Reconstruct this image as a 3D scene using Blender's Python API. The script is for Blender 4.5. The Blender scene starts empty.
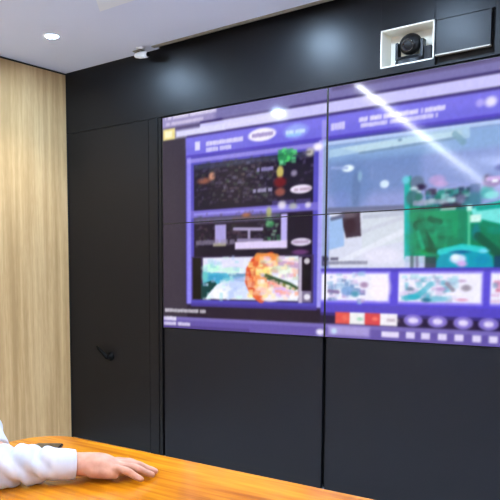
import bpy, bmesh, math, random
import numpy as np
from mathutils import Vector, Matrix, Quaternion

SC = bpy.context.scene
COL = SC.collection
PI = math.pi
R = math.radians

# ------------------------------------------------------------------ helpers
def lin(c):
    return tuple(((x / 255) / 12.92 if x / 255 <= .04045 else ((x / 255 + .055) / 1.055) ** 2.4) for x in c)

def mat(name, rgb=(128, 128, 128), rough=.5, metal=0, spec=.5, emit=None, es=0):
    m = bpy.data.materials.new(name); m.use_nodes = True
    b = m.node_tree.nodes['Principled BSDF']
    b.inputs['Base Color'].default_value = (*lin(rgb), 1)
    b.inputs['Roughness'].default_value = rough
    b.inputs['Metallic'].default_value = metal
    b.inputs['Specular IOR Level'].default_value = spec
    if emit:
        b.inputs['Emission Color'].default_value = (*emit, 1)
        b.inputs['Emission Strength'].default_value = es
    return m

def bsdf(m): return m.node_tree.nodes['Principled BSDF']

def noise_color(m, c1, c2, scale=(1, 1, 1), nscale=5, detail=4, lo=.35, hi=.65, bump=0, rough_var=None):
    nt = m.node_tree; n = nt.nodes; l = nt.links
    tc = n.new('ShaderNodeTexCoord'); mp = n.new('ShaderNodeMapping')
    mp.inputs['Scale'].default_value = scale
    nz = n.new('ShaderNodeTexNoise'); nz.inputs['Scale'].default_value = nscale; nz.inputs['Detail'].default_value = detail
    cr = n.new('ShaderNodeValToRGB')
    cr.color_ramp.elements[0].position = lo; cr.color_ramp.elements[0].color = (*lin(c1), 1)
    cr.color_ramp.elements[1].position = hi; cr.color_ramp.elements[1].color = (*lin(c2), 1)
    l.new(tc.outputs['Object'], mp.inputs['Vector']); l.new(mp.outputs[0], nz.inputs['Vector'])
    l.new(nz.outputs[0], cr.inputs[0]); l.new(cr.outputs[0], bsdf(m).inputs['Base Color'])
    if bump:
        bp = n.new('ShaderNodeBump'); bp.inputs['Strength'].default_value = bump; bp.inputs['Distance'].default_value = .002
        l.new(nz.outputs[0], bp.inputs['Height']); l.new(bp.outputs[0], bsdf(m).inputs['Normal'])
    return cr

def obj(name, bm_or_me, m, parent=None, loc=None, smooth=False):
    if isinstance(bm_or_me, bmesh.types.BMesh):
        me = bpy.data.meshes.new(name); bm_or_me.to_mesh(me); bm_or_me.free()
    else:
        me = bm_or_me
    if m is not None:
        for x in (m if isinstance(m, (list, tuple)) else [m]): me.materials.append(x)
    o = bpy.data.objects.new(name, me); COL.objects.link(o)
    if parent: o.parent = parent
    if loc: o.location = loc
    if smooth: me.polygons.foreach_set('use_smooth', [True] * len(me.polygons))
    return o

def tag(o, label=None, cat=None, group=None, kind=None):
    if label: o['label'] = label
    if cat: o['category'] = cat
    if group: o['group'] = group
    if kind: o['kind'] = kind
    return o

def thing(name, label, cat, loc=(0, 0, 0), rot=(0, 0, 0), group=None):
    o = bpy.data.objects.new(name, None); COL.objects.link(o); o.empty_display_size = .05
    o.location = loc; o.rotation_euler = rot
    return tag(o, label, cat, group)

def copy_tree(o, parent=None):
    c = o.copy(); COL.objects.link(c); c.parent = parent
    for ch in list(o.children): copy_tree(ch, c)
    return c

def box(bm, x0, x1, y0, y1, z0, z1, bev=0, mi=0):
    r = bmesh.ops.create_cube(bm, size=1)
    vs = r['verts']
    bmesh.ops.scale(bm, vec=(x1 - x0, y1 - y0, z1 - z0), verts=vs)
    bmesh.ops.translate(bm, vec=((x0 + x1) / 2, (y0 + y1) / 2, (z0 + z1) / 2), verts=vs)
    fs = {f for v in vs for f in v.link_faces}
    for f in fs: f.material_index = mi
    if bev:
        es = list({e for v in vs for e in v.link_edges})
        bmesh.ops.bevel(bm, geom=es, offset=bev, segments=2, profile=.6, affect='EDGES')
    return bm

def nb(): return bmesh.new()

def lathe(prof, seg=32, bm=None, M=None):
    """profile [(r,z)...] turned about z"""
    bm = bm or nb(); rings = []
    for r, z in prof:
        if r < 1e-6:
            v = bm.verts.new((0, 0, z)); rings.append([v])
        else:
            rings.append([bm.verts.new((r * math.cos(2 * PI * k / seg), r * math.sin(2 * PI * k / seg), z)) for k in range(seg)])
    for a, b in zip(rings, rings[1:]):
        for k in range(seg):
            k2 = (k + 1) % seg
            if len(a) == 1 and len(b) == 1: continue
            if len(a) == 1: bm.faces.new((a[0], b[k2], b[k]))
            elif len(b) == 1: bm.faces.new((a[k], a[k2], b[0]))
            else: bm.faces.new((a[k], a[k2], b[k2], b[k]))
    if M: bmesh.ops.transform(bm, matrix=M, verts=[v for r in rings for v in r])
    bmesh.ops.recalc_face_normals(bm, faces=bm.faces)
    return bm

def sweep(bm, pts, radii, seg=14, up=(0, 0, 1), caps=True, wave=None):
    """tube along pts; radii entries r or (r_side, r_up); round ends"""
    pts = [Vector(p) for p in pts]; rad = [(r, r) if not isinstance(r, tuple) else r for r in radii]
    n = len(pts); rings = []; up = Vector(up)
    for i, p in enumerate(pts):
        d = (pts[min(i + 1, n - 1)] - pts[max(i - 1, 0)]).normalized()
        s = d.cross(up)
        if s.length < 1e-3: s = d.cross(Vector((0, 1, 0)))
        s.normalize(); u = s.cross(d).normalized()
        def ring(c, k):
            return [bm.verts.new(c + s * math.cos(t) * rad[i][0] * k + u * math.sin(t) * rad[i][1] * k) for t in (2 * PI * j / seg for j in range(seg))]
        if i == 0 and caps:
            m = min(rad[0])
            for a in (80, 55, 30):
                rings.append(ring(p - d * m * math.sin(R(a)), math.cos(R(a))))
        rings.append(ring(p, 1))
        if i == n - 1 and caps:
            m = min(rad[-1])
            for a in (30, 55, 80):
                rings.append(ring(p + d * m * math.sin(R(a)), math.cos(R(a))))
    for a, b in zip(rings, rings[1:]):
        for k in range(seg):
            k2 = (k + 1) % seg
            bm.faces.new((a[k], a[k2], b[k2], b[k]))
    bm.faces.new(rings[0][::-1]); bm.faces.new(rings[-1])
    return bm

def ell(bm, c, r, rot=None, seg=20):
    M = Matrix.Translation(Vector(c)) @ (rot.to_4x4() if rot else Matrix()) @ Matrix.Diagonal((*r, 1))
    bmesh.ops.create_uvsphere(bm, u_segments=seg, v_segments=seg // 2, radius=1, matrix=M)

def interp(pts, n):
    """Catmull-Rom resample of list of tuples"""
    P = [np.array(p, float) for p in pts]; out = []
    for i in range(len(P) - 1):
        p0 = P[max(i - 1, 0)]; p1 = P[i]; p2 = P[i + 1]; p3 = P[min(i + 2, len(P) - 1)]
        for k in range(n):
            t = k / n
            out.append(.5 * ((2 * p1) + (-p0 + p2) * t + (2 * p0 - 5 * p1 + 4 * p2 - p3) * t * t + (-p0 + 3 * p1 - 3 * p2 + p3) * t ** 3))
    out.append(P[-1]); return [tuple(o) for o in out]

def fuse(bm, voxel, smooth_it=4, fac=.5):
    """union of overlapping closed shapes into one continuous skin"""
    me = bpy.data.meshes.new('tmp'); bmesh.ops.recalc_face_normals(bm, faces=bm.faces); bm.to_mesh(me); bm.free()
    o = bpy.data.objects.new('tmp', me); COL.objects.link(o)
    md = o.modifiers.new('r', 'REMESH'); md.mode = 'VOXEL'; md.voxel_size = voxel
    ms = o.modifiers.new('s', 'SMOOTH'); ms.factor = fac; ms.iterations = smooth_it
    dg = bpy.context.evaluated_depsgraph_get(); dg.update()
    out = bpy.data.meshes.new_from_object(o.evaluated_get(dg))
    bpy.data.objects.remove(o); bpy.data.meshes.remove(me)
    return out

# ------------------------------------------------------------------ dimensions (metres; camera stands over x=0, y=0)
XW = -4.197      # timber wall
YF = 3.56        # face of the black wall
ZC = 2.64        # ceiling
XR, YB = 3.0, -6.3
SX0, SW, SZ, RH = -3.27, 1.21, 2.207, .672   # display wall: left edge, panel width, top, panel height

# ------------------------------------------------------------------ materials
M = {}
M['cladding'] = mat('black_laminate', (12, 12, 15), .38, spec=.26)
M['lower'] = mat('slate_black_panel', (12, 14, 21), .36, spec=.3)
M['cladding_dark'] = mat('black_gap', (8, 8, 9), .7)
M['ceil'] = mat('ceiling_paint', (222, 225, 240), .9)
M['white'] = mat('white_plastic', (236, 236, 238), .45)
M['wallpaint'] = mat('wall_paint', (225, 225, 228), .85)
M['floor'] = mat('floor_carpet', (120, 118, 116), .9); noise_color(M['floor'], (176, 175, 176), (196, 195, 196), nscale=60, bump=.3)
M['trimgrey'] = mat('brushed_edge_trim', (150, 142, 128), .45, .3)
M['bezel'] = mat('bezel_black', (7, 7, 9), .4)
M['blackplastic'] = mat('black_plastic', (7, 7, 9), .4, spec=.35)
M['handle'] = mat('matt_black_handle', (2, 2, 2), .6, spec=.08)
M['niche'] = mat('niche_lining_white', (240, 234, 218), .6)
M['rubber'] = mat('dark_rubber', (22, 22, 24), .7)
M['glass'] = mat('lens_glass', (6, 8, 14), .05, spec=1)
M['phone'] = mat('dark_brown_phone_body', (38, 22, 18), .25)
M['lens'] = mat('downlight_lens', (240, 240, 240), .4, emit=(.52, .73, 1), es=1800)
M['strip'] = mat('strip_diffuser', (240, 240, 240), .4, emit=(.9, .95, 1), es=72)
M['fill_panel'] = mat('fill_light_diffuser', (240, 240, 240), .4, emit=(.95, .97, 1), es=12)  # underside of the added fill lights
M['fill_uplight'] = mat('fill_uplight_diffuser', (240, 240, 240), .4, emit=(.84, .91, 1), es=54)  # top of the added fill lights, brightens the ceiling
M['chrome'] = mat('chrome', (190, 190, 192), .15, 1)
M['fabric_dark'] = mat('dark_upholstery', (40, 42, 48), .9)
M['trouser'] = mat('navy_trousers', (34, 38, 52), .9)
M['shoe'] = mat('black_leather', (18, 16, 15), .3)
M['hair'] = mat('black_hair', (20, 16, 14), .5); noise_color(M['hair'], (12, 10, 9), (34, 27, 22), (1, 1, 6), 90, bump=.6)

# timber wall: fine vertical grain
m = mat('light_oak_veneer', (205, 178, 132), .42); M['oak'] = m
nt = m.node_tree; n = nt.nodes; l = nt.links
tc = n.new('ShaderNodeTexCoord')
def _noise(scale, s, d=3):
    mp = n.new('ShaderNodeMapping'); mp.inputs['Scale'].default_value = scale
    nz = n.new('ShaderNodeTexNoise'); nz.inputs['Scale'].default_value = s; nz.inputs['Detail'].default_value = d
    l.new(tc.outputs['Object'], mp.inputs['Vector']); l.new(mp.outputs[0], nz.inputs['Vector']); return nz
a = _noise((1, 1, .035), 26, 5); b2 = _noise((1, 1, .02), 6, 2); c3 = _noise((1, 1, .12), 110, 2)
def _math(op, x, y):
    q = n.new('ShaderNodeMath'); q.operation = op
    for i, v in enumerate((x, y)):
        if isinstance(v, (int, float)): q.inputs[i].default_value = v
        else: l.new(v, q.inputs[i])
    return q.outputs[0]
s = _math('ADD', _math('MULTIPLY', a.outputs[0], .5), _math('MULTIPLY', b2.outputs[0], .35))
s = _math('ADD', s, _math('MULTIPLY', c3.outputs[0], .15))
cr = n.new('ShaderNodeValToRGB'); e = cr.color_ramp.elements
e[0].position = .38; e[0].color = (*lin((164, 132, 88)), 1); e[1].position = .60; e[1].color = (*lin((200, 169, 124)), 1)
x = e.new(.49); x.color = (*lin((182, 150, 104)), 1)
l.new(s, cr.inputs[0]); l.new(cr.outputs[0], bsdf(m).inputs['Base Color'])
bp = n.new('ShaderNodeBump'); bp.inputs['Strength'].default_value = .15; bp.inputs['Distance'].default_value = .002
l.new(c3.outputs[0], bp.inputs['Height']); l.new(bp.outputs[0], bsdf(m).inputs['Normal'])

# table top: glossy honey-orange wood, grain along x
m = mat('honey_orange_lacquered_wood', (226, 140, 40), .18, spec=.38); M['table'] = m
nt = m.node_tree; n = nt.nodes; l = nt.links
tc = n.new('ShaderNodeTexCoord')
a = _noise((.12, 1, 1), 22, 6); b2 = _noise((.05, 1, 1), 80, 3)
s = _math('ADD', _math('MULTIPLY', a.outputs[0], .65), _math('MULTIPLY', b2.outputs[0], .35))
cr = n.new('ShaderNodeValToRGB'); e = cr.color_ramp.elements
e[0].position = .36; e[0].color = (*lin((154, 82, 6)), 1); e[1].position = .64; e[1].color = (*lin((212, 144, 24)), 1)
x = e.new(.5); x.color = (*lin((192, 116, 12)), 1)
l.new(s, cr.inputs[0]); l.new(cr.outputs[0], bsdf(m).inputs['Base Color'])

m = mat('skin', (214, 158, 132), .5); M['skin'] = m
noise_color(m, (172, 122, 96), (198, 148, 124), nscale=38, detail=3, bump=.25)
bsdf(m).inputs['Subsurface Weight'].default_value = .12; bsdf(m).inputs['Subsurface Radius'].default_value = (.02, .008, .004)
bsdf(m).inputs['Subsurface Scale'].default_value = .3
m = mat('white_coat_cotton', (236, 238, 244), .85); M['coat'] = m
noise_color(m, (196, 206, 222), (206, 214, 226), nscale=20, bump=.1)

# picture elements in wall metres (x, z); colours 0-255
UI_OPS = [
    ('r', -3.4, 0.8, 0.37, 2.3, (58, 52, 64), 1, 0),
    ('r', -3.291, 0.9, -3.06, 2.1, (66, 60, 74), 1, 0),
    ('r', -3.06, 0.87, 0.23, 1.02, (50, 44, 58), 1, 0),
    ('r', -3.381, 2.14, 0.23, 2.22, (124, 118, 172), 1, 0),
    ('r', -3.381, 2.13, -2.835, 2.22, (168, 158, 206), 0.8, 0.04),
    ('r', -2.037, 2.185, 0.23, 2.22, (98, 88, 128), 0.8, 0),
    ('t', -3.244, -2.836, 2.198, 0.022, (240, 232, 250), 0.85),
    ('t', -3.244, -2.93, 2.16, 0.019, (235, 225, 245), 0.7),
    ('r', -2.954, 2.13, 0.23, 2.145, (66, 54, 110), 0.9, 0),
    ('r', -3.265, 2.1, -2.954, 2.13, (92, 80, 140), 0.8, 0.03),
    ('r', -2.954, 2.072, 0.23, 2.13, (202, 198, 250), 1, 0),
    ('r', -3.153, 2.068, -2.758, 2.112, (222, 220, 255), 1, 0.02),
    ('r', -2.758, 2.072, -2.327, 2.125, (232, 228, 255), 0.8, 0.06),
    ('r', -3.06, 2.057, 0.23, 2.07, (64, 50, 118), 0.9, 0),
    ('r', -3.261, 2.063, -3.159, 2.131, (238, 222, 150), 1, 0),
    ('r', -3.244, 2.078, -3.184, 2.117, (252, 246, 205), 1, 0),
    ('r', -3.069, 1.935, 0.23, 2.057, (118, 112, 224), 1, 0),
    ('r', -3.069, 2.0, 0.23, 2.057, (134, 126, 236), 0.5, 0.03),
    ('r', -3.069, 1.935, 0.23, 1.95, (82, 66, 186), 0.8, 0),
    ('r', -2.087, 1.922, 0.23, 1.935, (76, 80, 190), 0.8, 0),
    ('r', -2.087, 1.9, 0.23, 1.922, (186, 206, 244), 1, 0),
    ('r', -2.994, 1.973, -2.954, 2.026, (235, 232, 255), 0.9, 0),
    ('t', -2.906, -2.625, 2.004, 0.026, (240, 236, 255), 0.9),
    ('t', -2.906, -2.714, 1.968, 0.026, (235, 232, 255), 0.85),
    ('e', -2.49, 2.011, 0.097, 0.037, (245, 240, 255), 1, 0.2),
    ('t', -2.56, -2.42, 2.011, 0.022, (130, 110, 180), 0.8),
    ('e', -2.26, 2.003, 0.078, 0.038, (160, 180, 252), 0.8, 0.5),
    ('t', -2.326, -2.195, 2.0, 0.022, (215, 240, 255), 0.9),
    ('t', -2.325, -2.22, 1.984, 0.015, (150, 220, 245), 0.7),
    ('r', -2.095, 1.932, -2.068, 2.041, (190, 185, 240), 0.5, 0),
    ('t', -2.039, -1.966, 1.997, 0.038, (240, 236, 255), 0.8),
    ('t', -1.873, -1.404, 2.013, 0.024, (245, 240, 255), 0.95),
    ('t', -1.872, -1.453, 1.982, 0.022, (240, 236, 255), 0.85),
    ('e', -1.246, 2.009, 0.019, 0.018, (190, 180, 250), 0.8, 0.8),
    ('e', -1.195, 2.008, 0.027, 0.023, (232, 226, 255), 1, 0.8),
    ('t', -1.132, -0.898, 2.006, 0.038, (240, 236, 255), 0.9),
    ('r', -3.069, 1.025, -2.087, 1.935, (88, 82, 190), 1, 0),
    ('r', -3.06, 1.025, -3.027, 1.935, (150, 142, 240), 0.9, 0),
    ('r', -2.112, 1.025, -2.08, 1.935, (176, 170, 246), 0.9, 0),
    ('r', -2.087, 1.025, -2.056, 1.935, (168, 190, 236), 0.8, 0),
    ('r', -3.06, 1.9, -2.112, 1.925, (170, 160, 240), 0.7, 0),
    ('e', -2.117, 1.901, 0.031, 0.021, (245, 240, 255), 1, 0.8),
    ('r', -3.003, 1.605, -2.144, 1.885, (38, 34, 54), 1, 0),
    ('r', -3.003, 1.855, -2.144, 1.885, (70, 80, 110), 0.6, 0.02),
    ('e', -2.922, 1.783, 0.048, 0.018, (170, 104, 84), 0.8, 0.9),
    ('e', -2.859, 1.807, 0.024, 0.024, (225, 160, 130), 0.9, 0.8),
    ('n', -2.994, 1.627, -2.389, 1.892, [(80, 72, 92), (62, 70, 66), (90, 84, 120), (52, 46, 60)], 260, 0.022, 0.5),
    ('n', -2.781, 1.655, -2.389, 1.866, [(110, 106, 140), (76, 96, 86), (100, 84, 96)], 70, 0.02, 0.6),
    ('t', -2.523, -2.418, 1.814, 0.022, (160, 150, 215), 0.9),
    ('t', -2.551, -2.417, 1.695, 0.022, (185, 178, 220), 0.9),
    ('r', -2.378, 1.847, -2.277, 1.912, (56, 160, 92), 0.8, 0),
    ('r', -2.371, 1.823, -2.323, 1.867, (56, 150, 96), 0.8, 0),
    ('n', -2.372, 1.823, -2.257, 1.911, [(90, 225, 120), (40, 120, 80), (110, 210, 150)], 24, 0.02, 0.9),
    ('e', -2.363, 1.788, 0.023, 0.034, (214, 200, 110), 0.9, 0.5),
    ('e', -2.363, 1.732, 0.041, 0.028, (120, 38, 46), 0.9, 0.6),
    ('e', -2.362, 1.676, 0.034, 0.023, (170, 96, 84), 0.8, 0.6),
    ('e', -2.27, 1.774, 0.02, 0.017, (170, 160, 190), 0.8, 0.8),
    ('e', -2.168, 1.879, 0.026, 0.022, (205, 200, 190), 0.9, 0.8),
    ('n', -2.232, 1.715, -2.152, 1.897, [(70, 64, 92), (52, 50, 58), (100, 90, 130)], 20, 0.02, 0.6),
    ('e', -2.223, 1.683, 0.071, 0.024, (235, 225, 246), 1, 0.15),
    ('t', -2.275, -2.165, 1.681, 0.015, (150, 120, 150), 0.7),
    ('r', -3.027, 1.56, -2.112, 1.605, (118, 108, 206), 1, 0),
    ('r', -3.003, 1.575, -2.228, 1.59, (160, 152, 232), 0.8, 0),
    ('t', -2.416, -2.151, 1.618, 0.022, (90, 80, 150), 0.8),
    ('r', -3.003, 1.29, -2.144, 1.56, (40, 34, 52), 1, 0),
    ('r', -3.003, 1.525, -2.361, 1.56, (112, 108, 142), 0.8, 0.02),
    ('n', -2.995, 1.378, -2.393, 1.579, [(76, 66, 84), (60, 70, 62), (100, 74, 90), (84, 84, 110)], 150, 0.022, 0.5),
    ('r', -2.835, 1.399, -2.749, 1.511, (170, 160, 220), 1, 0),
    ('r', -2.85, 1.381, -2.749, 1.402, (196, 190, 160), 0.8, 0),
    ('t', -2.987, -2.689, 1.406, 0.03, (150, 140, 170), 0.7),
    ('l', [(-2.689, 1.481), (-2.485, 1.472)], 0.018, (170, 160, 200), 1),
    ('l', [(-2.578, 1.476), (-2.578, 1.406)], 0.018, (170, 160, 200), 1),
    ('l', [(-2.659, 1.414), (-2.484, 1.409)], 0.018, (140, 130, 170), 1),
    ('e', -2.601, 1.559, 0.029, 0.012, (180, 110, 70), 0.8, 0.8),
    ('t', -2.704, -2.443, 1.541, 0.015, (110, 90, 90), 0.8),
    ('e', -2.437, 1.568, 0.018, 0.028, (180, 190, 110), 0.8, 0.8),
    ('e', -2.429, 1.499, 0.028, 0.017, (80, 190, 110), 0.9, 0.8),
    ('n', -2.464, 1.405, -2.366, 1.546, [(70, 150, 100), (140, 180, 150), (60, 90, 80)], 26, 0.02, 0.8),
    ('r', -2.354, 1.359, -2.311, 1.552, (188, 178, 240), 1, 0),
    ('r', -2.681, 1.359, -2.311, 1.403, (222, 208, 246), 1, 0),
    ('e', -2.348, 1.602, 0.027, 0.023, (232, 226, 240), 0.9, 0.8),
    ('e', -2.274, 1.592, 0.026, 0.017, (180, 186, 170), 0.8, 0.8),
    ('e', -2.176, 1.592, 0.019, 0.016, (225, 220, 235), 0.9, 0.8),
    ('r', -2.3, 1.421, -2.148, 1.555, (40, 28, 52), 0.9, 0),
    ('e', -2.219, 1.39, 0.065, 0.022, (224, 216, 240), 1, 0.2),
    ('t', -2.271, -2.173, 1.391, 0.015, (140, 110, 150), 0.7),
    ('e', -2.224, 1.334, 0.052, 0.014, (170, 90, 180), 0.5, 0.6),
    ('r', -3.02, 1.05, -2.136, 1.319, (66, 56, 92), 1, 0),
    ('r', -3.011, 1.056, -2.946, 1.313, (34, 36, 34), 1, 0),
    ('r', -2.93, 1.059, -2.234, 1.312, (232, 238, 250), 1, 0),
    ('r', -2.922, 1.235, -2.555, 1.311, (226, 226, 250), 1, 0),
    ('e', -2.858, 1.249, 0.078, 0.025, (190, 250, 226), 0.9, 0.5),
    ('e', -2.703, 1.236, 0.09, 0.018, (196, 240, 226), 0.8, 0.5),
    ('p', [(-2.93, 1.225), (-2.598, 1.212), (-2.598, 1.194), (-2.78, 1.163), (-2.906, 1.113), (-2.93, 1.1)], (88, 182, 212), 1),
    ('e', -2.826, 1.188, 0.07, 0.021, (60, 160, 205), 0.9, 0.5),
    ('p', [(-2.946, 1.15), (-2.85, 1.175), (-2.818, 1.151), (-2.874, 1.101), (-2.914, 1.057), (-2.946, 1.056)], (20, 70, 72), 1),
    ('e', -2.914, 1.2, 0.024, 0.037, (110, 205, 200), 0.8, 0.8),
    ('e', -2.635, 1.182, 0.066, 0.018, (150, 176, 228), 0.8, 0.5),
    ('l', [(-2.718, 1.206), (-2.569, 1.206)], 0.02, (110, 140, 185), 0.7),
    ('l', [(-2.703, 1.152), (-2.598, 1.135), (-2.733, 1.079)], 0.05, (190, 208, 250), 0.8),
    ('e', -2.642, 1.092, 0.066, 0.03, (212, 224, 254), 0.9, 0.5),
    ('e', -2.795, 1.09, 0.062, 0.031, (250, 250, 255), 0.9, 0.5),
    ('e', -2.54, 1.2, 0.05, 0.094, (250, 170, 110), 0.95, 0.4),
    ('l', [(-2.42, 1.309), (-2.526, 1.288), (-2.569, 1.235), (-2.576, 1.17), (-2.547, 1.112), (-2.489, 1.071)], 0.06, (226, 92, 54), 0.95),
    ('l', [(-2.512, 1.311), (-2.385, 1.303), (-2.378, 1.28)], 0.05, (240, 150, 80), 0.9),
    ('e', -2.476, 1.223, 0.057, 0.041, (252, 226, 120), 0.9, 0.5),
    ('e', -2.496, 1.147, 0.049, 0.041, (250, 190, 120), 0.85, 0.5),
    ('e', -2.427, 1.264, 0.042, 0.023, (252, 236, 180), 0.8, 0.5),
    ('e', -2.385, 1.234, 0.035, 0.015, (210, 176, 110), 0.9, 0.5),
    ('e', -2.317, 1.245, 0.061, 0.04, (242, 250, 234), 0.9, 0.4),
    ('e', -2.29, 1.279, 0.06, 0.023, (250, 220, 230), 0.8, 0.5),
    ('l', [(-2.358, 1.274), (-2.23, 1.256)], 0.03, (190, 150, 195), 0.8),
    ('e', -2.412, 1.148, 0.063, 0.023, (245, 120, 90), 0.85, 0.5),
    ('e', -2.475, 1.112, 0.057, 0.03, (250, 205, 195), 0.85, 0.5),
    ('e', -2.335, 1.114, 0.067, 0.035, (226, 184, 240), 0.9, 0.5),
    ('e', -2.425, 1.067, 0.063, 0.017, (252, 240, 246), 0.8, 0.5),
    ('p', [(-2.511, 1.218), (-2.468, 1.206), (-2.384, 1.183), (-2.288, 1.155), (-2.235, 1.132), (-2.248, 1.121), (-2.336, 1.143), (-2.44, 1.177)], (70, 96, 70), 1),
    ('l', [(-2.329, 1.154), (-2.261, 1.132)], 0.03, (60, 120, 40), 0.9),
    ('e', -2.261, 1.087, 0.04, 0.017, (250, 245, 250), 0.9, 0.4),
    ('n', -2.577, 1.078, -2.425, 1.306, [(255, 214, 160), (214, 70, 50), (250, 240, 220), (240, 130, 80), (255, 236, 150)], 60, 0.032, 0.8),
    ('n', -2.483, 1.07, -2.234, 1.305, [(255, 245, 240), (250, 190, 180), (220, 190, 230), (200, 210, 190), (255, 235, 190), (250, 160, 130)], 80, 0.032, 0.7),
    ('n', -2.922, 1.058, -2.583, 1.311, [(240, 244, 255), (150, 214, 226), (180, 200, 245), (214, 250, 240)], 50, 0.034, 0.6),
    ('l', [(-2.454, 1.206), (-2.384, 1.183), (-2.288, 1.155), (-2.241, 1.132)], 0.016, (50, 80, 56), 0.9),
    ('r', -2.231, 1.048, -2.207, 1.306, (196, 186, 210), 1, 0),
    ('r', -2.211, 1.117, -2.15, 1.306, (38, 28, 44), 1, 0),
    ('e', -2.178, 1.283, 0.019, 0.017, (200, 196, 205), 1, 0.2),
    ('r', -2.208, 1.055, -2.149, 1.116, (130, 120, 150), 1, 0),
    ('e', -2.175, 1.083, 0.02, 0.017, (235, 232, 245), 1, 0.2),
    ('r', -3.027, 1.01, -2.112, 1.035, (84, 72, 170), 0.9, 0),
    ('r', -3.06, 1.015, 0.23, 1.025, (70, 60, 150), 0.6, 0),
    ('r', -2.056, 1.241, 0.23, 1.9, (136, 154, 210), 1, 0),
    ('r', -2.056, 1.8, 0.23, 1.9, (140, 176, 220), 0.8, 0.03),
    ('r', -2.056, 1.45, -1.526, 1.82, (104, 134, 186), 0.6, 0.05),
    ('r', -2.056, 1.4, 0.23, 1.63, (164, 168, 226), 0.6, 0.06),
    ('p', [(-2.049, 1.877), (-1.29, 1.913), (-1.288, 1.853), (-1.536, 1.862), (-2.048, 1.835)], (176, 208, 232), 0.8),
    ('p', [(-1.982, 1.881), (-1.332, 1.895), (-1.326, 1.871), (-1.875, 1.849)], (196, 222, 234), 0.7),
    ('l', [(-1.864, 1.842), (-1.641, 1.849), (-1.36, 1.861)], 0.012, (118, 146, 176), 0.8),
    ('l', [(-1.361, 1.88), (-1.32, 1.838)], 0.03, (120, 160, 180), 0.7),
    ('e', -1.642, 1.884, 0.011, 0.007, (100, 130, 170), 0.8, 0.8),
    ('e', -1.907, 1.675, 0.105, 0.136, (106, 136, 190), 0.6, 0.5),
    ('e', -1.883, 1.652, 0.024, 0.105, (96, 120, 166), 0.6, 0.7),
    ('e', -1.861, 1.723, 0.012, 0.026, (150, 190, 215), 0.7, 0.8),
    ('e', -1.971, 1.606, 0.048, 0.053, (120, 140, 205), 0.5, 0.6),
    ('e', -1.932, 1.769, 0.035, 0.018, (228, 245, 255), 1, 0.45),
    ('e', -1.721, 1.671, 0.025, 0.02, (214, 234, 255), 1, 0.45),
    ('l', [(-2.029, 1.78), (-1.938, 1.772)], 0.015, (150, 170, 220), 0.8),
    ('l', [(-1.792, 1.707), (-1.793, 1.759)], 0.012, (130, 150, 200), 0.6),
    ('e', -1.443, 1.669, 0.04, 0.024, (196, 160, 215), 0.7, 0.6),
    ('e', -1.422, 1.648, 0.034, 0.014, (205, 168, 220), 0.7, 0.6),
    ('p', [(-2.043, 1.546), (-1.579, 1.546), (-1.571, 1.24), (-2.038, 1.244)], (214, 218, 238), 1),
    ('p', [(-1.845, 1.536), (-1.579, 1.541), (-1.575, 1.381), (-1.841, 1.337)], (212, 220, 232), 0.9),
    ('l', [(-2.043, 1.554), (-1.606, 1.543)], 0.03, (108, 114, 146), 0.9),
    ('l', [(-1.833, 1.509), (-1.611, 1.515)], 0.02, (180, 186, 208), 0.7),
    ('l', [(-1.843, 1.431), (-1.621, 1.493)], 0.02, (196, 200, 220), 0.6),
    ('l', [(-1.971, 1.275), (-1.619, 1.423)], 0.03, (232, 236, 250), 0.7),
    ('e', -1.726, 1.303, 0.11, 0.042, (232, 230, 250), 0.8, 0.6),
    ('p', [(-2.043, 1.519), (-1.951, 1.515), (-1.948, 1.361), (-2.039, 1.341)], (158, 190, 236), 1),
    ('p', [(-1.964, 1.542), (-1.857, 1.536), (-1.848, 1.41), (-1.937, 1.403), (-1.956, 1.467)], (72, 60, 74), 1),
    ('e', -1.914, 1.466, 0.035, 0.042, (60, 44, 56), 0.9, 0.5),
    ('e', -1.927, 1.524, 0.047, 0.016, (112, 100, 112), 0.8, 0.8),
    ('l', [(-2.024, 1.508), (-1.957, 1.52)], 0.02, (96, 100, 130), 0.9),
    ('r', -2.083, 1.255, -2.05, 1.309, (50, 46, 80), 0.8, 0),
    ('t', -2.076, -1.983, 1.293, 0.015, (60, 56, 84), 0.95),
    ('t', -2.076, -1.811, 1.271, 0.017, (110, 110, 136), 0.8),
    ('p', [(-1.61, 1.692), (-1.578, 1.7), (-1.564, 1.55), (-1.35, 1.537), (-1.137, 1.516), (-1.104, 1.237), (-1.599, 1.271)], (0, 136, 104), 1),
    ('l', [(-1.599, 1.682), (-1.589, 1.291)], 0.03, (40, 180, 180), 0.9),
    ('e', -1.604, 1.682, 0.021, 0.02, (110, 205, 225), 0.9, 0.8),
    ('p', [(-1.563, 1.52), (-1.364, 1.519), (-1.334, 1.508), (-1.329, 1.354), (-1.418, 1.328), (-1.478, 1.299), (-1.546, 1.3)], (0, 150, 106), 1),
    ('e', -1.441, 1.436, 0.065, 0.034, (20, 176, 130), 0.8, 0.6),
    ('e', -1.495, 1.339, 0.026, 0.03, (20, 172, 96), 0.9, 0.6),
    ('e', -1.575, 1.381, 0.016, 0.09, (20, 150, 140), 0.6, 0.6),
    ('l', [(-1.535, 1.454), (-1.502, 1.399), (-1.469, 1.343)], 0.05, (10, 74, 62), 0.8),
    ('l', [(-1.473, 1.481), (-1.422, 1.464)], 0.03, (10, 80, 68), 0.7),
    ('e', -1.443, 1.328, 0.06, 0.015, (40, 84, 60), 0.8, 0.6),
    ('n', -1.568, 1.316, -1.338, 1.511, [(0, 110, 84), (20, 166, 116), (0, 150, 110), (10, 96, 76)], 50, 0.05, 0.45),
    ('l', [(-1.534, 1.42), (-1.505, 1.339)], 0.02, (60, 180, 140), 0.7),
    ('p', [(-1.498, 1.61), (-1.352, 1.614), (-1.279, 1.58), (-1.277, 1.533), (-1.496, 1.546)], (50, 120, 140), 1),
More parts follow.
